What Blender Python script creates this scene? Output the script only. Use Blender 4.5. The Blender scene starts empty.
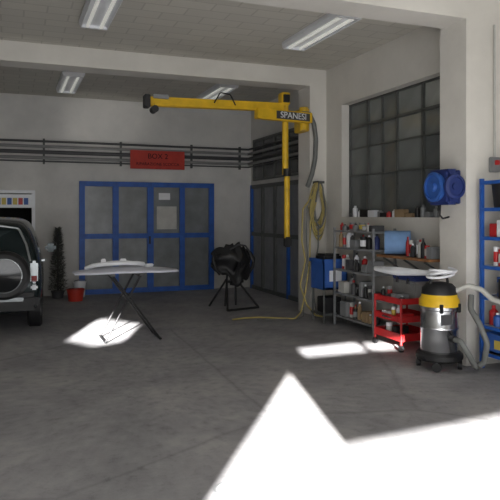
import bpy, bmesh, math, random
from mathutils import Vector, Matrix, noise
from mathutils.geometry import tessellate_polygon
random.seed(7)
scene = bpy.context.scene
col = scene.collection

# ------------------------------------------------------------ materials
def srgb(r, g, b):
    def f(c):
        c /= 255.0
        return c/12.92 if c <= 0.04045 else ((c+0.055)/1.055)**2.4
    return (f(r), f(g), f(b), 1)

def mat(name, rgb, rough=0.5, metal=0.0, var=0.12, scale=6.0, bump=0.0, emit=0.0, alpha=1.0):
    m = bpy.data.materials.new(name); m.use_nodes = True
    nt = m.node_tree; b = nt.nodes['Principled BSDF']
    c = srgb(*rgb)
    tc = nt.nodes.new('ShaderNodeTexCoord')
    nz = nt.nodes.new('ShaderNodeTexNoise'); nz.inputs['Scale'].default_value = scale
    nz.inputs['Detail'].default_value = 5
    nt.links.new(tc.outputs['Object'], nz.inputs['Vector'])
    rp = nt.nodes.new('ShaderNodeValToRGB')
    rp.color_ramp.elements[0].position = 0.3; rp.color_ramp.elements[1].position = 0.7
    rp.color_ramp.elements[0].color = tuple(c[i]*(1-var) for i in range(3))+(1,)
    rp.color_ramp.elements[1].color = tuple(min(1, c[i]*(1+var)) for i in range(3))+(1,)
    nt.links.new(nz.outputs['Fac'], rp.inputs['Fac'])
    nt.links.new(rp.outputs['Color'], b.inputs['Base Color'])
    b.inputs['Roughness'].default_value = rough
    b.inputs['Metallic'].default_value = metal
    if bump:
        bp = nt.nodes.new('ShaderNodeBump'); bp.inputs['Strength'].default_value = bump
        nt.links.new(nz.outputs['Fac'], bp.inputs['Height']); nt.links.new(bp.outputs['Normal'], b.inputs['Normal'])
    if emit:
        b.inputs['Emission Color'].default_value = c
        b.inputs['Emission Strength'].default_value = emit
    if alpha < 1: b.inputs['Alpha'].default_value = alpha
    return m

def ramp(nt, fac, stops):
    rp = nt.nodes.new('ShaderNodeValToRGB'); e = rp.color_ramp.elements
    e[0].position, e[0].color = stops[0]; e[1].position, e[1].color = stops[-1]
    for p, c in stops[1:-1]:
        x = e.new(p); x.color = c
    nt.links.new(fac, rp.inputs['Fac']); return rp

def floor_mat():
    m = bpy.data.materials.new('concrete_floor'); m.use_nodes = True
    nt = m.node_tree; b = nt.nodes['Principled BSDF']; L = nt.links.new
    tc = nt.nodes.new('ShaderNodeTexCoord')
    n1 = nt.nodes.new('ShaderNodeTexNoise'); n1.inputs['Scale'].default_value = 1.1; n1.inputs['Detail'].default_value = 9; n1.inputs['Roughness'].default_value = .7
    n2 = nt.nodes.new('ShaderNodeTexNoise'); n2.inputs['Scale'].default_value = 9; n2.inputs['Detail'].default_value = 10; n2.inputs['Roughness'].default_value = .8
    v = nt.nodes.new('ShaderNodeTexVoronoi'); v.feature = 'DISTANCE_TO_EDGE'; v.inputs['Scale'].default_value = 0.28
    for n in (n1, n2): L(tc.outputs['Object'], n.inputs['Vector'])
    add = nt.nodes.new('ShaderNodeMixRGB'); add.inputs[0].default_value = .12
    L(tc.outputs['Object'], add.inputs[1]); L(n1.outputs['Color'], add.inputs[2]); L(add.outputs[0], v.inputs['Vector'])
    r1 = ramp(nt, n1.outputs['Fac'], [(.34, srgb(138, 137, 140)), (.5, srgb(153, 152, 154)), (.66, srgb(168, 166, 166))])
    r2 = ramp(nt, n2.outputs['Fac'], [(.36, (.68, .67, .66, 1)), (.46, (.94, .94, .94, 1)), (.66, (1.12, 1.11, 1.1, 1))])
    r3 = ramp(nt, v.outputs['Distance'], [(.0, (.6, .6, .6, 1)), (.006, (1, 1, 1, 1))])
    mx = nt.nodes.new('ShaderNodeMixRGB'); mx.blend_type = 'MULTIPLY'; mx.inputs[0].default_value = .7
    L(r1.outputs[0], mx.inputs[1]); L(r2.outputs[0], mx.inputs[2])
    mx2 = nt.nodes.new('ShaderNodeMixRGB'); mx2.blend_type = 'MULTIPLY'; mx2.inputs[0].default_value = .5
    L(mx.outputs[0], mx2.inputs[1]); L(r3.outputs[0], mx2.inputs[2])
    L(mx2.outputs[0], b.inputs['Base Color'])
    b.inputs['Roughness'].default_value = .85; b.inputs['Specular IOR Level'].default_value = .25
    bp = nt.nodes.new('ShaderNodeBump'); bp.inputs['Strength'].default_value = .06; bp.inputs['Distance'].default_value = .02
    L(n2.outputs['Fac'], bp.inputs['Height']); L(bp.outputs['Normal'], b.inputs['Normal'])
    return m

def wall_mat(name, c1, c2, low_dark):
    m = bpy.data.materials.new(name); m.use_nodes = True
    nt = m.node_tree; b = nt.nodes['Principled BSDF']; L = nt.links.new
    g = nt.nodes.new('ShaderNodeNewGeometry')
    n1 = nt.nodes.new('ShaderNodeTexNoise'); n1.inputs['Scale'].default_value = .9; n1.inputs['Detail'].default_value = 8; n1.inputs['Roughness'].default_value = .65
    L(g.outputs['Position'], n1.inputs['Vector'])
    r1 = ramp(nt, n1.outputs['Fac'], [(.35, srgb(*c1)), (.65, srgb(*c2))])
    # darker towards the floor
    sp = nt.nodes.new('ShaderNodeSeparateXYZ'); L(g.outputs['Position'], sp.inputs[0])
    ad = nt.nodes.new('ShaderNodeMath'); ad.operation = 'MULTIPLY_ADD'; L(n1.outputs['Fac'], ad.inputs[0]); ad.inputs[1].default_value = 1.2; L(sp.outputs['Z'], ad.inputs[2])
    mr = nt.nodes.new('ShaderNodeMapRange'); L(ad.outputs[0], mr.inputs['Value']); mr.inputs['From Min'].default_value = .5; mr.inputs['From Max'].default_value = 3.0; mr.inputs['To Min'].default_value = low_dark; mr.inputs['To Max'].default_value = 0
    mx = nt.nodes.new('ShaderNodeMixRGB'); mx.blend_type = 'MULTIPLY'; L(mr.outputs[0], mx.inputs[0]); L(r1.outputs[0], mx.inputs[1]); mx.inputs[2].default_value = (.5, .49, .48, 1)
    L(mx.outputs[0], b.inputs['Base Color']); b.inputs['Roughness'].default_value = .9
    return m

def ceiling_mat():
    m = bpy.data.materials.new('ceiling_panels'); m.use_nodes = True
    nt = m.node_tree; b = nt.nodes['Principled BSDF']; L = nt.links.new
    tc = nt.nodes.new('ShaderNodeTexCoord')
    br = nt.nodes.new('ShaderNodeTexBrick'); br.inputs['Scale'].default_value = 1.0
    br.inputs['Color1'].default_value = srgb(204, 201, 191); br.inputs['Color2'].default_value = srgb(197, 194, 185)
    br.inputs['Mortar'].default_value = srgb(183, 180, 171); br.inputs['Mortar Size'].default_value = .01
    br.inputs['Brick Width'].default_value = .5; br.inputs['Row Height'].default_value = .25
    L(tc.outputs['Object'], br.inputs['Vector']); L(br.outputs['Color'], b.inputs['Base Color'])
    b.inputs['Roughness'].default_value = .9
    return m

M = {}
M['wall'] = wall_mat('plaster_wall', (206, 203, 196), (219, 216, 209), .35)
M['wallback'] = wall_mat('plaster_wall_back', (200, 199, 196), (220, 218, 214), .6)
M['floor'] = floor_mat(); M['ceil'] = ceiling_mat()
M['blue'] = mat('blue_paint', (32, 86, 168), .5, var=.2)
M['bluebright'] = mat('blue_plastic', (48, 92, 168), .5)
M['bluedark'] = mat('dark_blue_plastic', (38, 54, 112), .5)
M['pane'] = mat('wired_glass', (122, 126, 128), .25, var=.2, scale=3)
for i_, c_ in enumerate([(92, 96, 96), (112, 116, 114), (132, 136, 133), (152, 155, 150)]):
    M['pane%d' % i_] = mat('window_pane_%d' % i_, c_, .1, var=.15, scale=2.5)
M['panerear'] = mat('rear_glass', (88, 90, 90), .2, var=.4, scale=1.6)
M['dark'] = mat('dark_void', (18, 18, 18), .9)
M['black'] = mat('black_rubber', (26, 26, 28), .55)
M['blackgloss'] = mat('black_gloss', (24, 26, 28), .12)
M['pipe'] = mat('dark_pipe', (70, 70, 72), .5)
M['pipegrey'] = mat('grey_pipe', (135, 135, 134), .5)
M['steel'] = mat('steel', (190, 192, 195), .25, 1.0)
M['iron'] = mat('iron_frame', (92, 94, 92), .5, .3)
M['yellow'] = mat('crane_yellow', (222, 180, 34), .45, var=.15)
M['yellowhose'] = mat('yellow_hose', (180, 163, 98), .5)
M['greyhose'] = mat('grey_hose', (108, 110, 108), .6)
M['red'] = mat('red_paint', (178, 34, 36), .45, var=.2)
M['redsign'] = mat('red_sign', (180, 50, 36), .6)
M['orange'] = mat('orange_plastic', (190, 54, 38), .5)
M['white'] = mat('white_plastic', (226, 228, 232), .35, var=.04)
M['lamp'] = mat('lamp_diffuser', (240, 240, 232), .4, var=.03, emit=.3)
M['lilac'] = mat('primer_white', (215, 217, 228), .5, var=.06, scale=4)
M['green'] = mat('green_plastic', (70, 120, 80), .5)
M['yel2'] = mat('yellow_label', (205, 182, 84), .5)
M['wood'] = mat('wood', (140, 98, 62), .7, var=.25, scale=12)
M['card'] = mat('cardboard', (150, 126, 96), .9)
M['paper'] = mat('blue_paper', (120, 155, 200), .9)
M['glass'] = mat('car_glass', (46, 56, 58), .05)
M['carpaint'] = mat('dark_car_paint', (38, 48, 50), .12, .4)
M['silver'] = mat('silver_paint', (165, 170, 172), .25, .6)
M['tail'] = mat('tail_lamp', (130, 12, 12), .15)
M['tree'] = mat('dry_fir', (84, 86, 80), .9, var=.3)
M['grey'] = mat('grey_paint', (128, 130, 132), .5)
M['lightgrey'] = mat('light_grey_paint', (185, 185, 180), .6)

# ------------------------------------------------------------ builders
def group(name, loc=(0, 0, 0), rz=0):
    e = bpy.data.objects.new(name, None); e.location = loc; e.rotation_euler = (0, 0, rz)
    e.empty_display_size = .1; col.objects.link(e); return e

def add(name, bm, m, parent=None, smooth=False, loc=None, rot=None):
    me = bpy.data.meshes.new(name); bm.to_mesh(me); bm.free()
    if smooth:
        for p in me.polygons: p.use_smooth = True
    o = bpy.data.objects.new(name, me); col.objects.link(o)
    for mm in (m if isinstance(m, (list, tuple)) else [m]): me.materials.append(mm)
    if parent: o.parent = parent
    if loc is not None: o.location = loc
    if rot is not None: o.rotation_euler = rot
    return o

def box(name, c, s, m, parent=None, bev=0.0, rot=None):
    bm = bmesh.new(); bmesh.ops.create_cube(bm, size=1)
    bmesh.ops.scale(bm, vec=s, verts=bm.verts)
    if bev: bmesh.ops.bevel(bm, geom=bm.edges[:], offset=bev, segments=2, affect='EDGES')
    return add(name, bm, m, parent, loc=c, rot=rot)

def boxr(name, x0, x1, y0, y1, z0, z1, m, parent=None, bev=0.0):
    return box(name, ((x0+x1)/2, (y0+y1)/2, (z0+z1)/2), (abs(x1-x0), abs(y1-y0), abs(z1-z0)), m, parent, bev)

def lathe(name, prof, m, parent=None, loc=(0, 0, 0), rot=None, seg=24, smooth=True):
    bm = bmesh.new(); rings = []
    for r, z in prof:
        if r < 1e-5: rings.append([bm.verts.new((0, 0, z))])
        else: rings.append([bm.verts.new((r*math.cos(2*math.pi*i/seg), r*math.sin(2*math.pi*i/seg), z)) for i in range(seg)])
    for a, b in zip(rings, rings[1:]):
        for i in range(seg):
            j = (i+1) % seg
            if len(a) == 1 and len(b) == 1: continue
            if len(a) == 1: bm.faces.new((a[0], b[i], b[j]))
            elif len(b) == 1: bm.faces.new((a[i], a[j], b[0]))
            else: bm.faces.new((a[i], a[j], b[j], b[i]))
    bmesh.ops.recalc_face_normals(bm, faces=bm.faces)
    o = add(name, bm, m, parent, smooth, loc, rot)
    if smooth:
        md = o.modifiers.new('es', 'EDGE_SPLIT'); md.split_angle = math.radians(40)
    return o

def cyl(name, c, r, h, m, parent=None, rot=None, seg=20):
    return lathe(name, [(0, -h/2), (r, -h/2), (r, h/2), (0, h/2)], m, parent, c, rot, seg)

def rod(name, a, b, r, m, parent=None, seg=10):
    a = Vector(a); b = Vector(b); d = b-a
    o = lathe(name, [(0, 0), (r, 0), (r, d.length), (0, d.length)], m, parent, a, None, seg)
    o.rotation_euler = d.to_track_quat('Z', 'Y').to_euler(); return o

def bar(name, a, b, w, h, m, parent=None, bev=0.0):
    a = Vector(a); b = Vector(b); d = b-a
    o = box(name, (a+b)/2, (d.length, w, h), m, parent, bev)
    o.rotation_euler = d.to_track_quat('X', 'Z').to_euler(); return o

def tube(name, pts, r, m, parent=None, cyclic=False, smooth=True):
    cu = bpy.data.curves.new(name, 'CURVE'); cu.dimensions = '3D'; cu.bevel_depth = r; cu.bevel_resolution = 3
    if smooth:
        sp = cu.splines.new('NURBS'); sp.order_u = 3; sp.use_endpoint_u = True; cu.resolution_u = 6
    else: sp = cu.splines.new('POLY')
    sp.points.add(len(pts)-1)
    for p, q in zip(sp.points, pts): p.co = (*q, 1)
    sp.use_cyclic_u = cyclic
    cu.materials.append(m)
    dg = bpy.data.objects.new(name+'_c', cu); col.objects.link(dg)
    me = bpy.data.meshes.new_from_object(dg.evaluated_get(bpy.context.evaluated_depsgraph_get()))
    col.objects.unlink(dg); bpy.data.objects.remove(dg)
    for p in me.polygons: p.use_smooth = True
    o = bpy.data.objects.new(name, me); col.objects.link(o)
    if not me.materials: me.materials.append(m)
    if parent: o.parent = parent
    return o

def text(name, s, size, loc, rot, m, parent, extrude=.002):
    cu = bpy.data.curves.new(name, 'FONT'); cu.body = s; cu.size = size; cu.extrude = extrude
    cu.align_x = 'CENTER'; cu.align_y = 'CENTER'; cu.materials.append(m)
    o = bpy.data.objects.new(name, cu); col.objects.link(o); o.parent = parent
    o.location = loc; o.rotation_euler = rot; return o

def polysheet(name, outer, holes, conv, m):
    polys = [[Vector((x, z, 0)) for x, z in outer]]+[[Vector((x, z, 0)) for x, z in h] for h in holes]
    tris = tessellate_polygon(polys); flat = [v for p in polys for v in p]
    bm = bmesh.new(); vs = [bm.verts.new(conv(v.x, v.y)) for v in flat]
    for t in tris:
        try: bm.faces.new([vs[i] for i in t])
        except ValueError: pass
    return add(name, bm, m)

# ------------------------------------------------------------ room shell
ZC = 3.95; YB = 12.85; XL = -3.6; XF = 5.1; XW = 4.8; XR = 5.0; YF = -2.5
boxr('floor', XL-.3, 6.2, YF-.3, YB+1.6, -.2, 0, M['floor'])
boxr('ceiling', XL-.3, 6.2, YF-.3, YB+1.6, ZC, ZC+.2, M['ceil'])
boxr('wall_left', XL-.2, XL, YF, YB+1.5, 0, ZC, M['wall'])
DX0, DX1, DZ = -.75, .46, 2.02
boxr('wall_back', DX1, XR+.2, YB, YB+.2, 0, ZC, M['wallback'])
boxr('wall_back_left', XL, DX0, YB, YB+.2, 0, ZC, M['wallback'])
boxr('wall_back_lintel', DX0, DX1, YB, YB+.2, DZ, ZC, M['wallback'])
boxr('wall_alcove', XL, XR, YB+1.3, YB+1.4, 0, ZC, M['dark'])  # near-black colour stands in for the unlit interior
boxr('wall_right_front', XF, XF+.2, YF, 5.29, 0, ZC, M['wall'])
wr = group('wall_right')
WY0, WY1, WZ0, WZ1 = 5.75, 8.46, 1.57, 3.31
boxr('lower', XW, XF+.1, 5.72, 8.96, 0, WZ0, M['wall'], wr)
boxr('upper', XW, XF+.1, 5.72, 8.96, WZ1, ZC, M['wall'], wr)
boxr('pier', XW, XF+.1, WY1, 8.96, WZ0, WZ1, M['wall'], wr)
boxr('wall_right_rear', XR, XR+.2, 9.38, YB, 0, ZC, M['wallback'])
boxr('trim_column_1', 4.5, XF+.2, 8.96, 9.38, 0, ZC, M['wall'])
boxr('trim_column_2', 4.5, XF+.2, 5.29, 5.72, 0, ZC, M['wall'])
boxr('trim_beam_1', XL, 4.5, 8.96, 9.34, 3.68, ZC, M['wall'])
boxr('trim_beam_2', XL, 4.5, 5.29, 5.68, 3.68, ZC, M['wall'])
boxr('trim_beam_3', XL, XF, 1.6, 2.0, 3.68, ZC, M['wall'])

# sun direction: per metre of drop the light travels SX, SY
SX, SY = 1.36, 3.4
def back(pts):
    return [(x-SX*(y-YF)/SY, (y-YF)/SY) for x, y in pts]
h1 = back([(.2, 2.08), (1.06, 3.35), (2.61, 5.64), (2.16, 3.75), (4.95, 3.95), (4.95, 1.3), (-.33, 1.3)])
h2 = back([(3.14, 6.34), (3.2, 6.66), (4.02, 6.72), (3.92, 6.34)])
h3 = back([(4.0, 6.34), (4.1, 6.66), (4.62, 6.6), (4.56, 6.3)])
h4 = back([(.68, 8.35), (1.28, 9.7), (1.74, 9.0), (1.35, 7.95), (1.0, 7.8)])
polysheet('wall_front_sun_mask', [(XL, 0), (XF, 0), (XF, ZC), (XL, ZC)], [h1, h2, h3, h4], lambda x, z: (x, YF, z), M['wall'])  # unseen wall, cutouts shaped to throw the sun patches on the floor

# ------------------------------------------------------------ main window
w = group('window_1')
XG = XW+.14
ys = [WY0, 6.18, 6.62, 7.2, 7.55, 7.93, WY1]; zs = [WZ0, 2.2, 2.62, 2.95, WZ1]
shade = {(0, 3): 3, (1, 3): 3, (2, 3): 2, (3, 3): 1, (4, 3): 2, (5, 3): 1, (0, 2): 3, (1, 2): 1, (2, 2): 2, (3, 2): 1, (4, 2): 0, (5, 2): 1}  # lighter upper panes carry reflections in their colour
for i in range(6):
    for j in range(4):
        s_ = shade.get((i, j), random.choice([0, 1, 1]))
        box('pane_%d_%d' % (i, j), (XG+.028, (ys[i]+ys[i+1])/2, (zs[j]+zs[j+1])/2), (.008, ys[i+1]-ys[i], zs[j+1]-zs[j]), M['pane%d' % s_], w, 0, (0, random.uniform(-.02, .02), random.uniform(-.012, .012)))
for i, y in enumerate(ys):
    ww = .022 if i in (0, 2, 3, 5, 6) else .01
    boxr('mullion_%d' % i, XG-.01, XG+.04, y-ww, y+ww, WZ0, WZ1, M['iron'], w)
for i, z in enumerate(zs):
    ww = .02 if i in (0, 3, 4) else .009
    boxr('rail_%d' % i, XG-.01, XG+.04, WY0, WY1, z-ww, z+ww, M['iron'], w)
boxr('backing', XG+.05, XG+.07, WY0, WY1, WZ0, WZ1, M['dark'], w)
# sill clutter
g = group('sill_clutter', (XW+.06, 0, WZ0))
cm = ['white', 'grey', 'grey', 'red', 'lightgrey', 'yel2', 'card', 'black', 'white', 'pipe', 'pane']
y = 5.9
k = 0
while y < 8.35:
    m_ = M[random.choice(cm)]; t = random.random()
    if t < .5:
        h = random.uniform(.06, .17); r = random.uniform(.03, .05)
        lathe('can_%d' % k, [(0, 0), (r, 0), (r, h*.75), (r*.5, h*.85), (r*.45, h), (0, h)], m_, g, (random.uniform(-.01, .02), y, 0), None, 12); y += .11
    else:
        ww = random.uniform(.08, .22); h = random.uniform(.04, .12)
        box('carton_%d' % k, (0.01, y+ww/2-.03, h/2), (.09, ww, h), m_, g, .004); y += ww+.03
    k += 1

# ------------------------------------------------------------ blue double doors
d = group('door_1', (1.29, YB, 0))
Wd, Hd = 2.82, 2.28
boxr('panel_back', 0, Wd, -.03, -.005, 0, Hd, M['pane'], d)
for i, (a, b_) in enumerate([(0, .11), (.66, .75), (.73, .78), (1.37, 1.46), (1.44, 1.5), (2.06, 2.14), (2.12, 2.17), (2.71, 2.82)]):
    boxr('stile_%d' % i, a, b_, -.085-.005*(i % 2), -.03, 0, Hd, M['blue'], d)
for i, (a, b_) in enumerate([(Hd-.1, Hd), (1.12, 1.22), (0, .1)]):
    boxr('rail_%d' % i, 0, Wd, -.088, -.03, a, b_, M['blue'], d)
boxr('notice', 1.62, 1.86, -.04, -.032, 1.92, 2.06, M['white'], d)
boxr('patch_panel', 1.58, 2.0, -.045, -.032, 1.3, 1.78, M['lightgrey'], d)
boxr('handle', 1.40, 1.43, -.13, -.09, 1.0, 1.16, M['black'], d)

# doorway at left
d = group('door_2', (0, YB, 0))
boxr('jamb_r', DX1-.06, DX1, -.04, .2, 0, DZ, M['white'], d)
boxr('jamb_l', DX0, DX0+.06, -.04, .2, 0, DZ, M['white'], d)
boxr('head', DX0, DX1, -.04, .2, DZ, DZ+.06, M['white'], d)
d = group('door_banner', (0, YB-.06, 1.87))
boxr('board', DX0+.06, DX1-.06, -.02, .0, -.13, .13, M['white'], d)
xs = DX0+.1
for i, cname in enumerate(['red', 'bluebright', 'yel2', 'red', 'bluebright', 'yel2', 'bluebright', 'yel2', 'red', 'bluebright']):
    boxr('badge_%d' % i, xs, xs+.08, -.026, -.02, -.07, .06, M[cname], d); xs += .1

# rear side folding door
d = group('door_3', (XR, 10.1, 0))
Ld = 2.6
boxr('leaf', -.03, -.005, 0, Ld, 0, 2.25, M['grey'], d)
for i, y in enumerate([0, .62, 1.25, 1.9, 2.53]):
    boxr('stile_%d' % i, -.08, -.03, y, y+.07, 0, 2.25, M['blue'] if i in (0, 1, 4) else M['iron'], d)
for i, z in enumerate([0, 1.15, 2.17]):
    boxr('rail_%d' % i, -.075, -.03, 0, Ld, z, z+.08, M['iron'], d)
w = group('window_2', (XR, 10.1, 0))
boxr('glass', -.03, -.005, .1, 2.5, 2.36, 3.2, M['panerear'], w)
for i, y in enumerate([.08, .7, 1.3, 1.9, 2.45]): boxr('mullion_%d' % i, -.06, -.02, y, y+.05, 2.34, 3.22, M['iron'], w)
for i, z in enumerate([2.34, 2.78, 3.18]): boxr('rail_%d' % i, -.06, -.02, .08, 2.5, z, z+.05, M['iron'], w)

# pipes
g = group('wall_pipes')
for i, (z, r, m_) in enumerate([(3.04, .022, 'pipe'), (2.94, .03, 'pipegrey'), (2.83, .038, 'pipe'), (2.72, .032, 'pipegrey'), (2.65, .014, 'pipe')]):
    rod('pipe_%d' % i, (XL+.02, YB-.09, z), (XR-.1, YB-.09, z), r, M[m_], g)
    rod('pipe_side_%d' % i, (XR-.1, YB-.09, z), (XR-.1, 9.4, z), r, M[m_], g)
for i, x in enumerate([-2.4, -.9, .6, 2.1, 3.6, 4.7]):
    boxr('clip_%d' % i, x, x+.04, YB-.05, YB, 2.6, 3.1, M['iron'], g)
g = group('red_sign_board', (2.86, YB-.16, 2.74))
box('board', (0, 0, 0), (1.14, .03, .38), M['redsign'], g, .004)
text('title', 'BOX 2', .15, (0, -.018, .07), (math.pi/2, 0, 0), M['dark'], g)
text('subtitle', 'RIPARAZIONE SCOCCA', .085, (0, -.018, -.09), (math.pi/2, 0, 0), M['dark'], g)
for i, x in enumerate((-.4, .4)): boxr('bracket_%d' % i, x-.02, x+.02, .015, .16, -.03, .03, M['iron'], g)

# ------------------------------------------------------------ ceiling lamps
for i, (x, y) in enumerate([(.95, 6.95), (3.62, 6.95), (.97, 11.2), (3.62, 11.1)]):
    g = group('fluorescent_ceiling_lamp', (x, y, ZC))
    box('housing', (0, 0, -.03), (.36, 1.5, .06), M['white'], g, .01)
    for s in (-1, 1):
        rod('tube_%d' % s, (s*.08, -.7, -.08), (s*.08, .7, -.08), .02, M['lamp'], g)
        box('wing_%d' % s, (s*.16, 0, -.075), (.012, 1.5, .04), M['white'], g, 0, (0, s*.5, 0))
    for s in (-1, 1): box('cap_%d' % s, (0, s*.73, -.075), (.3, .04, .04), M['white'], g)

# ------------------------------------------------------------ jib crane
g = group('jib_crane')
boxr('wall_plate', 4.38, 4.5, 8.98, 9.3, 2.95, 3.32, M['yellow'], g, .01)
cyl('wall_pivot', (4.36, 8.9, 3.13), .07, .36, M['yellow'], g)
bar('inner_arm', (4.44, 8.82, 3.13), (3.45, 8.66, 3.13), .12, .16, M['yellow'], g, .008)
sl = math.atan2(.16, .99)
nrm = Vector((math.sin(sl), -math.cos(sl), 0))
pc = Vector((4.08, 8.82-.36*.16/.99, 3.13))+nrm*.062
box('stripe', pc, (.62, .006, .12), M['pipe'], g, 0, (0, 0, sl))
text('maker_text', 'SPANESI', .135, pc+nrm*.006, (math.pi/2, 0, sl), M['white'], g, .003)
bar('outer_arm', (3.95, 8.80, 3.27), (1.80, 8.5, 3.17), .11, .13, M['yellow'], g, .008)
bar('outer_arm_rib', (3.9, 8.73, 3.22), (1.85, 8.43, 3.13), .02, .03, M['yellow'], g)
box('arm_end_cap', (1.76, 8.5, 3.17), (.08, .15, .18), M['black'], g, .01)
box('arm_bracket', (1.95, 8.45, 3.24), (.22, .04, .06), M['grey'], g, .005)
rod('pulley', (1.86, 8.4, 3.06), (1.86, 8.56, 3.06), .05, M['black'], g)
cyl('mast', (4.0, 8.81, 2.85), .05, 1.25, M['yellow'], g)
box('mast_motor', (3.98, 8.81, 3.4), (.14, .16, .2), M['yellow'], g, .015)
box('motor_cap', (3.98, 8.72, 3.4), (.1, .04, .12), M['black'], g, .005)
cyl('drop_tube', (4.02, 8.79, 1.75), .045, 1.1, M['yellow'], g)
cyl('drop_joint', (4.02, 8.79, 2.26), .065, .12, M['black'], g)
box('drop_handle', (4.02, 8.77, 1.18), (.11, .1, .16), M['black'], g, .02)
bar('brace', (4.42, 8.98, 2.98), (4.34, 8.9, 3.0), .05, .05, M['yellow'], g)
tube('supply_hose', [(3.1, 8.6, 3.22), (3.0, 8.55, 3.36), (2.85, 8.56, 3.38), (2.75, 8.53, 3.22)], .010, M['black'], g)
tube('power_hose', [(4.3, 8.84, 3.2), (4.42, 8.82, 3.2), (4.52, 8.85, 3.05), (4.56, 8.86, 2.8), (4.55, 8.87, 2.5), (4.5, 8.88, 2.25), (4.42, 8.88, 2.05)], .038, M['greyhose'], g)

# hose coils on column 1
g = group('hose_coil', (4.6, 8.86, 0))
boxr('hook', -.05, .05, -.12, .09, 2.1, 2.14, M['iron'], g)
for k in range(10):
    pts = []; rx = random.uniform(.09, .16); rz = random.uniform(.30, .48); cx = random.uniform(-.06, .0)
    for i in range(18):
        a = math.pi/2+2*math.pi*i/18
        pts.append((cx+rx*math.cos(a)*(1-.45*max(0, math.sin(a)))+.02*random.random(), .05-.02*k*.8, 2.12-rz+rz*math.sin(a)))
    tube('loop_%d' % k, pts, .014, M['yellowhose'] if k % 3 else M['greyhose'], g, True)
tube('drop', [(-.1, -.12, 1.8), (-.2, -.12, 1.5), (-.22, -.14, .9), (-.3, -.15, .4), (-.4, -.2, .1), (-.55, -.3, .02), (-.8, -.1, .015), (-1.0, .05, .015), (-1.25, .07, .015), (-1.45, .0, .015)], .013, M['yellowhose'], g)
tube('drop2', [(-.15, -.1, 1.9), (-.33, -.12, 1.7), (-.36, -.14, 1.2), (-.3, -.15, .9), (-.38, -.12, .5), (-.3, -.2, .2), (-.2, -.3, .05), (-.05, -.3, .02)], .013, M['yellowhose'], g)
tube('drop3', [(-.05, -.1, 1.4), (-.06, -.12, 1.1), (-.16, -.14, .7), (-.18, -.2, .3), (-.16, -.28, .02)], .012, M['greyhose'], g)
tube('drop4', [(-.2, -.12, 1.85), (-.26, -.12, 1.7), (-.28, -.14, 1.3), (-.26, -.15, .8), (-.32, -.12, .3), (-.36, -.2, .02), (-.6, -.25, .012), (-1.1, -.12, .012)], .009, M['greyhose'], g)

# ------------------------------------------------------------ blue bin on stand
g = group('blue_bin_on_stand', (4.48, 8.28, 0))
for sx in (-1, 1):
    for sy in (-1, 1): rod('leg', (sx*.18, sy*.18, 0), (sx*.18, sy*.18, .5), .015, M['iron'], g)
boxr('shelf', -.2, .2, -.2, .2, .12, .15, M['iron'], g)
boxr('battery_box', -.15, .12, -.17, .1, .15, .38, M['black'], g, .01)
boxr('bin_floor', -.2, .2, -.2, .2, .5, .53, M['bluebright'], g)
for n_, a in (('f', (-.2, .2, -.2, -.18)), ('b', (-.2, .2, .18, .2)), ('l', (-.2, -.18, -.2, .2)), ('r', (.18, .2, -.2, .2))):
    boxr('side_'+n_, *a, .5, .95, M['bluebright'], g)
boxr('rim', -.22, .22, -.22, -.2, .9, .95, M['bluebright'], g)
boxr('rim_l', -.22, -.2, -.22, .22, .9, .95, M['bluebright'], g)
boxr('label', -.1, .1, -.206, -.2, .62, .78, M['white'], g)
boxr('content', -.16, .14, -.15, .15, .53, 1.02, M['black'], g, .03)

# ------------------------------------------------------------ shelving & items
def bottle(n, loc, r, h, m_, g, cap='white'):
    lathe(n, [(0, 0), (r, 0), (r, h*.68), (r*.4, h*.82), (r*.38, h*.86), (0, h*.86)], m_, g, loc, None, 12)
    cyl(n+'_cap', (loc[0], loc[1], loc[2]+h*.92), r*.42, h*.13, M[cap], g, None, 10)
def can(n, loc, r, h, m_, g):
    lathe(n, [(0, .0), (r, 0), (r, h*.95), (r*1.05, h*.95), (r*1.05, h), (r*.9, h), (r*.9, h*.96), (0, h*.96)], m_, g, loc, None, 14)
    lathe(n+'_label', [(r*1.01, h*.2), (r*1.01, h*.75)], M[random.choice(['white', 'yel2', 'grey', 'red', 'lightgrey'])], g, loc, None, 14)
def fill(g, prefix, x0, x1, y0, y1, z, hmax, pal):
    y = y0; k = 0
    while y < y1-.06:
        r = random.uniform(.025, .05); t = random.random(); h = random.uniform(.4, .98)*hmax
        x = random.uniform(x0+r, x0+r+.08); m_ = M[random.choice(pal)]
        if t < .4: bottle('%s_bottle_%d' % (prefix, k), (x, y+r, z), r, min(h, .28), m_, g, random.choice(['white', 'red', 'black'])); y += 2*r+.01
        elif t < .7: can('%s_can_%d' % (prefix, k), (x, y+r, z), r, min(h, .2), m_, g); y += 2.1*r+.01
        else:
            ww = min(random.uniform(.08, .18), y1-y); box('%s_box_%d' % (prefix, k), (x0+.1, y+ww/2, z+h*.4), (.18, ww*.95, h*.8), m_, g, .005); y += ww+.015
        k += 1

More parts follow.
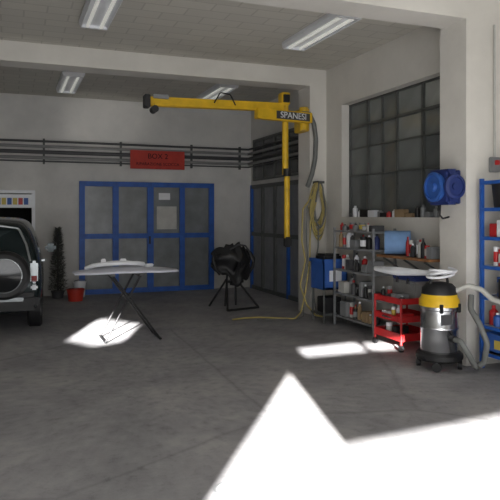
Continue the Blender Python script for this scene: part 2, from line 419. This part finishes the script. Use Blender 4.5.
gs = group('metal_shelving_unit')
X0, X1, Y0, Y1 = 4.42, 4.77, 6.98, 8.02
for x in (X0, X1-.02):
    for y in (Y0, Y1): boxr('post', x, x+.025, y-.015, y+.015, 0, 1.42, M['grey'], gs)
lv = [.15, .48, .82, 1.14, 1.38]
for i, z in enumerate(lv): boxr('shelf_%d' % i, X0, X1, Y0, Y1, z-.025, z, M['grey'], gs)
gi = group('paint_supplies'); gi.parent = gs
pal = ['white', 'white', 'grey', 'red', 'pipe', 'card', 'lightgrey', 'black', 'grey', 'bluedark']
for i, z in enumerate(lv[:-1]): fill(gi, 's%d' % i, X0+.02, X1, Y0+.04, Y1-.03, z+.001, .27, pal if i > 1 else ['black', 'grey', 'pipe', 'black', 'card', 'lightgrey'])
fill(gi, 'top', X0+.02, X1, Y0+.04, Y1-.03, lv[-1]+.001, .12, pal)

g = group('timber_shelf')
boxr('board', 4.45, 4.8, 5.85, 6.93, 1.06, 1.09, M['wood'], g)
for y in (6.0, 6.4, 6.85): bar('bracket', (4.5, y, 1.05), (4.79, y, .88), .02, .02, M['iron'], g)
g = group('paper_roll', (4.6, 6.68, 1.25))
lathe('roll', [(.03, -.16), (.15, -.16), (.15, .16), (.03, .16), (.03, -.16)], M['paper'], g, (0, 0, 0), (0, math.pi/2, math.radians(-35)))
g = group('wooden_board', (4.62, 6.9, 1.091))
boxr('plank', -.02, .12, .0, .02, 0, .22, M['wood'], g)
gi = group('spray_cans')
fill(gi, 'sc', 4.5, 4.78, 5.88, 6.5, 1.091, .26, ['white', 'grey', 'black', 'grey', 'lightgrey', 'black', 'red'])

# low red tool cart with case and tools on it
g = group('red_tool_cart', (4.25, 6.1, 0))
cx, cy = .47, .55
for x in (0, cx):
    for y in (0, cy): rod('post', (x, y, .08), (x, y, .62), .014, M['red'], g); lathe('caster', [(0, -.015), (.04, -.015), (.04, .015), (0, .015)], M['black'], g, (x, y, .04), (0, math.pi/2, 0), 14)
for i, z in enumerate((.12, .34, .55)):
    boxr('tray_%d' % i, 0, cx, 0, cy, z, z+.015, M['red'], g)
    hh = .07 if i else .09
    boxr('lip_f%d' % i, 0, cx, -.008, .004, z, z+hh, M['red'], g); boxr('lip_b%d' % i, 0, cx, cy-.004, cy+.008, z, z+hh, M['red'], g)
    boxr('lip_l%d' % i, -.008, .004, 0, cy, z, z+hh, M['red'], g); boxr('lip_r%d' % i, cx-.004, cx+.008, 0, cy, z, z+hh, M['red'], g)
boxr('drawer_front', -.014, -.008, .03, cy-.03, .345, .405, M['red'], g); boxr('drawer_handle', -.03, -.014, .18, .36, .37, .385, M['steel'], g)
fill(g, 'low', .02, .4, .03, .5, .137, .18, ['black', 'grey', 'white', 'black']); fill(g, 'mid', .02, .4, .03, .5, .356, .17, ['black', 'red', 'white', 'grey', 'pipe'])
fill(g, 'tools', .0, .2, .03, .5, .567, .2, ['black', 'grey', 'lightgrey', 'white', 'pipe'])
g = group('grey_tool_case', (4.47, 6.14, .567))
boxr('body', 0, .22, 0, .46, 0, .24, M['pipegrey'], g, .02); boxr('lid', -.005, .225, -.005, .465, .24, .31, M['bluedark'], g, .015)
tube('handle', [(.1, .12, .31), (.1, .13, .34), (.1, .33, .34), (.1, .34, .31)], .01, M['black'], g)
for y in (.1, .32): boxr('latch_%d' % int(y*100), -.016, 0, y, y+.05, .2, .27, M['steel'], g)

def bumper(name, loc, rz, sc, span, m_):
    g = group(name, loc, rz)
    bm = bmesh.new(); n = 28; rows = []
    for i in range(n+1):
        s = i/n; a = (s-.5)*span
        px = .6*math.sin(a); py = .34*(1-math.cos(a))
        k = 1.1-1.1*abs(s-.5)
        prof = [(-.03, .05), (-.06, .0), (-.05, -.04), (-.01, -.05), (.02, -.03), (.02, .045)]
        rows.append([bm.verts.new((px, py+p[0]*k, p[1]*k)) for p in prof])
    for a_, b_ in zip(rows, rows[1:]):
        for i in range(6): bm.faces.new((a_[i], a_[(i+1) % 6], b_[(i+1) % 6], b_[i]))
    bm.faces.new(rows[0]); bm.faces.new(rows[-1][::-1]); bmesh.ops.recalc_face_normals(bm, faces=bm.faces)
    o = add('shell', bm, m_, g, True); o.scale = (sc, sc, sc); return g
bumper('white_bumper_trim', (4.26, 6.18, .94), math.radians(-72), .95, 1.7, M['white'])

# ------------------------------------------------------------ vacuum
g = group('industrial_vacuum_cleaner', (4.20, 5.35, 0)); g.scale = (1.1, 1.1, 1.02)
lathe('drum', [(0, .17), (.17, .17), (.175, .19), (.175, .4), (.182, .41), (.182, .43), (.175, .44), (.175, .6), (.185, .61), (.185, .64), (0, .64)], M['steel'], g)
lathe('motor_head', [(.188, .64), (.188, .70), (.17, .73), (.165, .76)], M['yellow'], g)
lathe('head_top', [(.165, .76), (.16, .82), (.12, .865), (.05, .88), (0, .88)], M['black'], g)
tube('carry_handle', [(-.1, 0, .86), (-.09, 0, .92), (0, 0, .94), (.09, 0, .92), (.1, 0, .86)], .014, M['black'], g)
lathe('base_ring', [(0, .09), (.2, .09), (.22, .11), (.22, .15), (.19, .18), (0, .18)], M['black'], g)
for i in range(4):
    a = math.pi/4+i*math.pi/2; x, y = .19*math.cos(a), .19*math.sin(a)
    lathe('caster_%d' % i, [(0, -.018), (.045, -.018), (.045, .018), (0, .018)], M['black'], g, (x, y, .045), (0, math.pi/2, a), 14)
    rod('fork_%d' % i, (x, y, .05), (x, y, .11), .015, M['steel'], g)
for s in (-1, 1): box('latch_%d' % s, (s*.1, -.16, .63), (.03, .03, .09), M['black'], g, .005)
box('label', (-.05, -.172, .52), (.12, .012, .1), M['pipe'], g, .003)
cyl('inlet', (.0, -.19, .33), .035, .08, M['black'], g, (math.pi/2, 0, 0))
tube('hose', [(0, -.22, .33), (.0, -.3, .33), (.06, -.34, .2), (.14, -.33, .08), (.22, -.26, .045), (.27, -.3, .1), (.26, -.35, .3), (.22, -.3, .48), (.2, -.2, .62), (.25, -.15, .75)], .028, M['greyhose'], g)
tube('hose_top', [(.1, -.12, .80), (.16, -.22, .86), (.22, -.32, .83), (.26, -.42, .74), (.29, -.52, .72), (.31, -.62, .8)], .026, M['lightgrey'], g)
pts = []
for i in range(40):
    a = i*.5; pts.append((-.02+.13*math.cos(a)+.003*i*.4, -.03+.10*math.sin(a), .93+.0022*i+.012*math.sin(a*1.3)))
tube('white_hose_coil', pts, .013, M['white'], g)

# ------------------------------------------------------------ hose reel
g = group('hose_reel', (4.5, 5.52, 1.9))
box('wall_plate', (-.02, 0, 0), (.04, .3, .36), M['bluedark'], g, .01)
box('housing', (-.12, 0, 0), (.16, .36, .38), M['bluedark'], g, .03)
lathe('drum', [(0, 0), (.15, 0), (.16, .02), (.16, .05), (.13, .06), (.13, .04), (.05, .04), (.04, .07), (0, .07)], M['bluebright'], g, (-.2, 0, 0), (0, -math.pi/2, 0))
lathe('drum_front', [(0, 0), (.13, 0), (.135, .02), (.13, .035), (.1, .045), (.1, .02), (.04, .02), (.04, .04), (0, .04)], M['bluedark'], g, (-.12, -.18, 0), (math.pi/2, 0, 0))
tube('outlet_hose', [(-.15, 0, -.18), (-.16, 0, -.3), (-.12, 0, -.34), (-.05, -.02, -.32)], .01, M['black'], g)

g = group('switch_box', (4.85, 5.257, 2.14))
box('case', (0, 0, 0), (.12, .06, .16), M['grey'], g, .008); box('knob', (0, -.04, .02), (.05, .03, .05), M['red'], g, .005)
rod('conduit', (0, 0, .08), (0, 0, 1.5), .012, M['lightgrey'], g)

# ------------------------------------------------------------ blue shelf rack (right)
g = group('blue_shelf_rack')
X0, X1, Y0, Y1 = 4.6, 5.04, 4.1, 5.2
for x in (X0, X1-.03):
    for y in (Y0, Y1-.03): boxr('post', x, x+.035, y, y+.035, 0, 1.98, M['blue'], g)
lv = [.17, .45, .75, 1.07, 1.37, 1.67, 1.95]
for i, z in enumerate(lv):
    boxr('shelf_%d' % i, X0, X1, Y0, Y1, z-.025, z, M['lightgrey'] if i % 2 else M['grey'], g); boxr('edge_%d' % i, X0-.004, X0+.002, Y0, Y1, z-.03, z+.005, M['blue'], g)
    boxr('edge_b%d' % i, X0, X1, Y1-.002, Y1+.004, z-.03, z+.005, M['blue'], g)
gi = group('shelf_bottles')
pal = ['white', 'bluebright', 'black', 'grey', 'white', 'yel2', 'red', 'lightgrey']
for i, z in enumerate(lv[1:-2]): fill(gi, 'b%d' % i, X0+.03, X1, Y0+.05, Y1-.05, z+.006, .25, pal)
g = group('black_bucket', (4.76, 5.02, 1.676))
lathe('bucket', [(0, 0), (.1, 0), (.125, .24), (.132, .24), (.132, .26), (.11, .26), (.09, .02), (0, .02)], M['black'], g)
g = group('blue_crate', (4.62, 4.66, .18))
boxr('base', 0, .36, 0, .5, 0, .02, M['bluebright'], g)
for nme, a in (('l', (0, .015, 0, .5)), ('r', (.345, .36, 0, .5)), ('f', (0, .36, 0, .015)), ('b', (0, .36, .485, .5))): boxr('side_'+nme, *a, 0, .2, M['bluebright'], g)
boxr('rim', -.012, .0, 0, .5, .17, .2, M['bluebright'], g)
boxr('label', -.004, 0, .15, .35, .05, .14, M['yel2'], g)

# ------------------------------------------------------------ panel on trestle table
g = group('trestle_table', (1.42, 8.05, 0), .0)
TH = .86
for s in (-1, 1):
    y = s*.22
    rod('leg_a', (-.32, y, 0.01), (.12, y, TH-.03), .014, M['black'], g); rod('leg_b', (.38, y, 0.01), (-.22, y, TH-.03), .014, M['black'], g)
for n_, (x, z) in enumerate([(-.32, .02), (.38, .02), (.12, TH-.03), (-.22, TH-.03)]):
    rod('cross_%d' % n_, (x, -.24, z), (x, .24, z), .014, M['black'], g)
boxr('top_bar_a', -.26, -.2, -.3, .3, TH-.02, TH, M['iron'], g); boxr('top_bar_b', .1, .16, -.3, .3, TH-.02, TH, M['iron'], g)
g = group('car_body_panel', (1.40, 8.05, TH+.012))
bm = bmesh.new(); nx, ny = 36, 14; V = {}
for i in range(nx+1):
    for j in range(ny+1):
        u = i/nx*2-1; v = j/ny*2-1
        wd = .34*(1-.55*abs(u)**3)
        x = u*.66; y = v*wd
        z = .05*(1-u*u)*(1-.6*v*v)-.012*abs(v)**4
        z += .004*noise.noise((x*5, y*5, 0))
        V[i, j] = bm.verts.new((x, y, z+.012))
for i in range(nx):
    for j in range(ny): bm.faces.new((V[i, j], V[i+1, j], V[i+1, j+1], V[i, j+1]))
o = add('skin', bm, M['lilac'], g, True); md = o.modifiers.new('s', 'SOLIDIFY'); md.thickness = .018
tube('bumper_piece', [(-.5, .05, .05), (-.42, -.05, .09), (-.3, -.12, .11), (-.05, -.15, .12), (.12, -.12, .11), (.22, -.02, .09)], .028, M['white'], g)
tube('bumper_piece_2', [(-.35, .1, .08), (-.2, .0, .12), (0, .02, .12), (.12, .1, .1)], .022, M['white'], g)
box('bracket_1', (-.3, -.08, .14), (.06, .04, .07), M['white'], g, .01); box('bracket_2', (-.06, -.12, .15), (.08, .03, .05), M['white'], g, .01)
box('bracket_3', (.3, .02, .07), (.14, .06, .04), M['white'], g, .015, (0, 0, .4))

# ------------------------------------------------------------ black car front panel hung on a stand
g = group('black_car_panel_on_stand', (3.58, 10.05, 0), .25)
rod('post_l', (-.1, .1, .03), (-.06, .05, .98), .018, M['black'], g); rod('post_r', (.12, .1, .03), (.08, .05, .98), .018, M['black'], g)
rod('top_bar', (-.3, .05, .96), (.32, .05, .96), .018, M['black'], g)
rod('leg_fl', (-.08, .08, .5), (-.3, -.28, .015), .018, M['black'], g); rod('leg_fr', (.1, .08, .5), (.34, -.28, .015), .018, M['black'], g)
rod('leg_bl', (-.08, .08, .5), (-.26, .36, .015), .018, M['black'], g); rod('leg_br', (.1, .08, .5), (.3, .36, .015), .018, M['black'], g)
rod('foot_bar', (-.3, -.28, .02), (.34, -.28, .02), .018, M['black'], g)
bm = bmesh.new(); nx, ny = 30, 12; V = {}
def top(u): return 1.10-.16*abs(u)**2.2+.05*math.sin(u*7+1)+(.07 if -.55 < u < -.2 else 0)-(.08 if .1 < u < .3 else 0)
def bot(u): return .42+.34*abs(u)**1.3+.06*math.sin(u*9)
for i in range(nx+1):
    for j in range(ny+1):
        u = i/nx*2-1; v = j/ny
        z = bot(u)*(1-v)+top(u)*v
        y = -.22+.26*u*u+.06*math.sin(v*math.pi*2.5)+.025*noise.noise((u*4, v*4, 2))
        V[i, j] = bm.verts.new((u*.39, y, z))
for i in range(nx):
    for j in range(ny):
        if 11 <= i <= 18 and 4 <= j <= 6 and i % 2: continue
        bm.faces.new((V[i, j], V[i+1, j], V[i+1, j+1], V[i, j+1]))
o = add('bumper_shell', bm, M['black'], g, True); md = o.modifiers.new('s', 'SOLIDIFY'); md.thickness = .03
for s in (-1, 1):
    box('headlamp_mount_%d' % s, (s*.27, -.02, .9), (.18, .2, .14), M['black'], g, .04, (0, s*.3, 0))
    tube('side_flap_%d' % s, [(s*.36, .02, .95), (s*.42, -.02, .84), (s*.38, -.05, .7), (s*.3, -.05, .6)], .03, M['black'], g)
box('radiator_frame', (0, .0, .75), (.5, .08, .34), M['black'], g, .02); box('lower_duct', (.02, -.05, .46), (.26, .18, .12), M['black'], g, .04)
tube('wiring', [(-.2, -.2, 1.02), (-.05, -.24, 1.1), (.1, -.22, 1.08), (.2, -.2, .98), (.25, -.24, .8)], .014, M['pipe'], g)

# ------------------------------------------------------------ fir tree, buckets
g = group('dried_fir_tree', (.86, 12.48, 0))
lathe('pot', [(0, 0), (.1, 0), (.12, .12), (.13, .12), (.13, .14), (.11, .14), (.1, .12), (0, .12)], M['pipe'], g)
rod('trunk', (0, 0, .1), (0, 0, 1.25), .018, M['pipe'], g)
bm = bmesh.new()
for k in range(3000):
    z = random.uniform(.14, 1.35); t_ = (z-.14)/1.21
    R = .17*(1-t_)**.7+.03; a = random.uniform(0, 2*math.pi); r0 = random.uniform(0, R*.85)
    p = Vector((r0*math.cos(a), r0*math.sin(a), z)); d_ = Vector((math.cos(a+random.uniform(-.6, .6)), math.sin(a+random.uniform(-.6, .6)), random.uniform(-.2, .9))).normalized()*random.uniform(.04, .08)
    s_ = d_.cross(Vector((random.random(), random.random(), 1))).normalized()*.008
    bm.faces.new([bm.verts.new(p-s_), bm.verts.new(p+s_), bm.verts.new(p+d_)])
add('needles', bm, M['tree'], g)
def bucket(nm, loc, r, h, m_):
    g = group(nm, loc)
    lathe('pail', [(0, 0), (r*.8, 0), (r, h), (r*1.06, h), (r*1.06, h*.94), (r*.95, h*.94), (r*.76, .02), (0, .02)], m_, g)
    tube('handle', [(-r, 0, h*.95), (-r*.8, -r*.5, h*1.1), (0, -r*.9, h*1.15), (r*.8, -r*.5, h*1.1), (r, 0, h*.95)], .006, M['steel'], g)
bucket('orange_bucket', (1.14, 11.95, 0), .16, .22, M['orange']); bucket('white_bucket', (1.27, 12.5, 0), .12, .3, M['white'])

g = group('floor_drain_cover', (1.2, 3.42, 0.0)); lathe('ring', [(.085, 0), (.1, 0), (.1, .002), (.085, .002), (.085, 0)], M['grey'], g); lathe('plate', [(0, .001), (.083, .001)], M['floor'], g)

# ------------------------------------------------------------ car (rear towards viewer)
g = group('car', (-.48, 8.75, 0), math.radians(-3))
st = [(0.0, .74, .72, .56, .42, .88, .93), (.06, .84, .82, .62, .30, .98, 1.1), (.2, .87, .86, .66, .26, 1.0, 1.42), (.45, .88, .87, .68, .25, 1.0, 1.52),
      (1.0, .89, .88, .69, .24, .99, 1.56), (1.8, .89, .88, .69, .24, .97, 1.56), (2.25, .89, .88, .66, .24, .95, 1.47), (2.75, .88, .86, .66, .24, .93, 1.05),
      (3.3, .86, .82, .66, .25, .86, .92), (3.65, .8, .74, .6, .3, .74, .78), (3.75, .7, .64, .5, .38, .62, .66)]
bm = bmesh.new(); R = []
for (y, a, b_, c, z0, z1, z2) in st:
    h = [(0, z0), (a*.8, z0), (a, z0+.1), (a*1.01, (z0+z1)/2), (b_, z1), ((b_+c)/2+.02, (z1+z2)/2), (c, z2-.03*(z2-z1)), (c*.7, z2+.01), (0, z2+.02)]
    ring = [bm.verts.new((x, y, z)) for x, z in h]+[bm.verts.new((-x, y, z)) for x, z in h[-2:0:-1]]
    R.append(ring)
N = len(R[0])
for si, (p, q) in enumerate(zip(R, R[1:])):
    for i in range(N):
        f = bm.faces.new((p[i], p[(i+1) % N], q[(i+1) % N], q[i]))
        if i in (4, 5, 10, 11) and si in (3, 4, 5): f.material_index = 1
        if si == 6 and i in (6, 7, 8, 9): f.material_index = 1
bm.faces.new(R[0]); bm.faces.new(R[-1][::-1]); bmesh.ops.recalc_face_normals(bm, faces=bm.faces)
o = add('body', bm, [M['carpaint'], M['glass']], g, True); md = o.modifiers.new('s', 'SUBSURF'); md.levels = 2; md.render_levels = 2
bm = bmesh.new(); grid = {}
for i in range(9):
    for j in range(7):
        u = i/8*2-1; v = j/6
        hw = .70*(1-v)+.56*v
        grid[i, j] = bm.verts.new((u*hw, .0+.17*v+.06*u*u-.0, 1.0+.4*v-.02*u*u))
for i in range(8):
    for j in range(6): bm.faces.new((grid[i, j], grid[i+1, j], grid[i+1, j+1], grid[i, j+1]))
o = add('rear_window', bm, M['glass'], g, True); md = o.modifiers.new('s', 'SOLIDIFY'); md.thickness = .02
tube('window_frame', [(.73, .05, .98), (.68, .12, 1.2), (.58, .2, 1.42), (.3, .17, 1.46), (-.3, .17, 1.46), (-.58, .2, 1.42), (-.68, .12, 1.2), (-.73, .05, .98)], .016, M['silver'], g)
box('bumper', (0, .0, .46), (1.7, .22, .24), M['black'], g, .07); box('bumper_strip', (0, -.115, .5), (1.3, .02, .05), M['silver'], g, .006)
for s in (-1, 1):
    box('tail_lamp_%d' % s, (s*.78, .03, .84), (.1, .09, .3), M['silver'], g, .03)
    box('brake_lens_%d' % s, (s*.78, -.01, .76), (.07, .04, .1), M['tail'], g, .015)
    box('reverse_lamp_%d' % s, (s*.78, .02, .64), (.09, .08, .07), M['white'], g, .02)
    box('mirror_%d' % s, (s*1.0, 2.3, 1.05), (.18, .1, .14), M['carpaint'], g, .04)
sp = group('x'); sp.name = 'spare_wheel'; sp.parent = g; sp.location = (.42, -.02, .82); sp.rotation_euler = (math.pi/2, 0, 0); sp.scale = (.95, .95, 1)
lathe('tyre', [(.2, 0), (.3, 0), (.33, .03), (.335, .09), (.33, .15), (.29, .19), (.22, .18)], M['black'], sp, (0, 0, 0), None, 36)
lathe('cover', [(.23, .175), (.22, .195), (.1, .21), (.0, .215)], M['blackgloss'], sp, (0, 0, 0), None, 36)
lathe('cover_ring', [(.235, .17), (.235, .2), (.222, .203), (.222, .17)], M['silver'], sp, (0, 0, 0), None, 36)
for sx_ in (-1, 1):
    for y in (.75, 3.0):
        q = group('wheel'); q.parent = g; q.location = (sx_*.78, y, .32); q.rotation_euler = (0, math.pi/2*sx_, 0)
        lathe('tyre', [(.18, -.09), (.29, -.1), (.32, -.07), (.32, .07), (.29, .1), (.2, .1)], M['black'], q, (0, 0, 0), None, 32)
        lathe('rim', [(0, .06), (.06, .07), (.17, .05), (.2, .09)], M['silver'], q, (0, 0, 0), None, 32)
box('exhaust', (-.5, -.02, .3), (.06, .2, .05), M['steel'], g, .015); box('number_plate', (-.25, -.05, .72), (.48, .03, .12), M['white'], g, .004)
boxr('door_handle', .87, .91, 1.2, 1.36, .9, .93, M['silver'], g)

# ------------------------------------------------------------ light
sun = bpy.data.lights.new('sun', 'SUN'); sun.energy = 78; sun.angle = .012; sun.color = (1, .98, .95)
so = bpy.data.objects.new('sun', sun); col.objects.link(so)
so.rotation_euler = Vector((-SX, -SY, 1)).to_track_quat('Z', 'Y').to_euler()
def area(n, loc, tgt, sx_, sy_, p, c=(.97, .98, 1)):
    l = bpy.data.lights.new(n, 'AREA'); l.shape = 'RECTANGLE'; l.size = sx_; l.size_y = sy_; l.energy = p; l.color = c
    o = bpy.data.objects.new(n, l); col.objects.link(o); o.location = loc
    o.rotation_euler = (Vector(loc)-Vector(tgt)).to_track_quat('Z', 'Y').to_euler()
area('front_fill', (.5, YF+.15, 1.9), (1.2, 10, 2.0), 7, 3, 275)  # added fill light behind the camera
sp_ = bpy.data.lights.new('wall_patch_spot', 'SPOT'); sp_.energy = 300; sp_.spot_size = math.radians(14); sp_.spot_blend = 1.0; sp_.color = (1, .97, .92)  # added spot for the bright patch on the back wall
o = bpy.data.objects.new('wall_patch_spot', sp_); col.objects.link(o); o.location = (-1.5, 5.5, .4)
o.rotation_euler = (Vector(o.location)-Vector((1.8, YB, 3.5))).to_track_quat('Z', 'Y').to_euler()

wd = bpy.data.worlds.new('world'); scene.world = wd; wd.use_nodes = True
nt = wd.node_tree; bg = nt.nodes['Background']
sky = nt.nodes.new('ShaderNodeTexSky'); sky.sky_type = 'HOSEK_WILKIE'; sky.sun_direction = Vector((-SX, -SY, 1)).normalized()
nt.links.new(sky.outputs[0], bg.inputs['Color']); bg.inputs['Strength'].default_value = 1.0

scene.view_settings.view_transform = 'Standard'; scene.view_settings.look = 'None'
# ------------------------------------------------------------ camera
cam = bpy.data.cameras.new('camera'); co = bpy.data.objects.new('camera', cam); col.objects.link(co)
cam.sensor_width = 36; cam.lens = 620/500*36; cam.shift_y = -35/500; cam.clip_start = .05
co.location = (0, 0, 1.6); co.rotation_euler = (math.pi/2, 0, -math.atan(240/620))
scene.camera = co
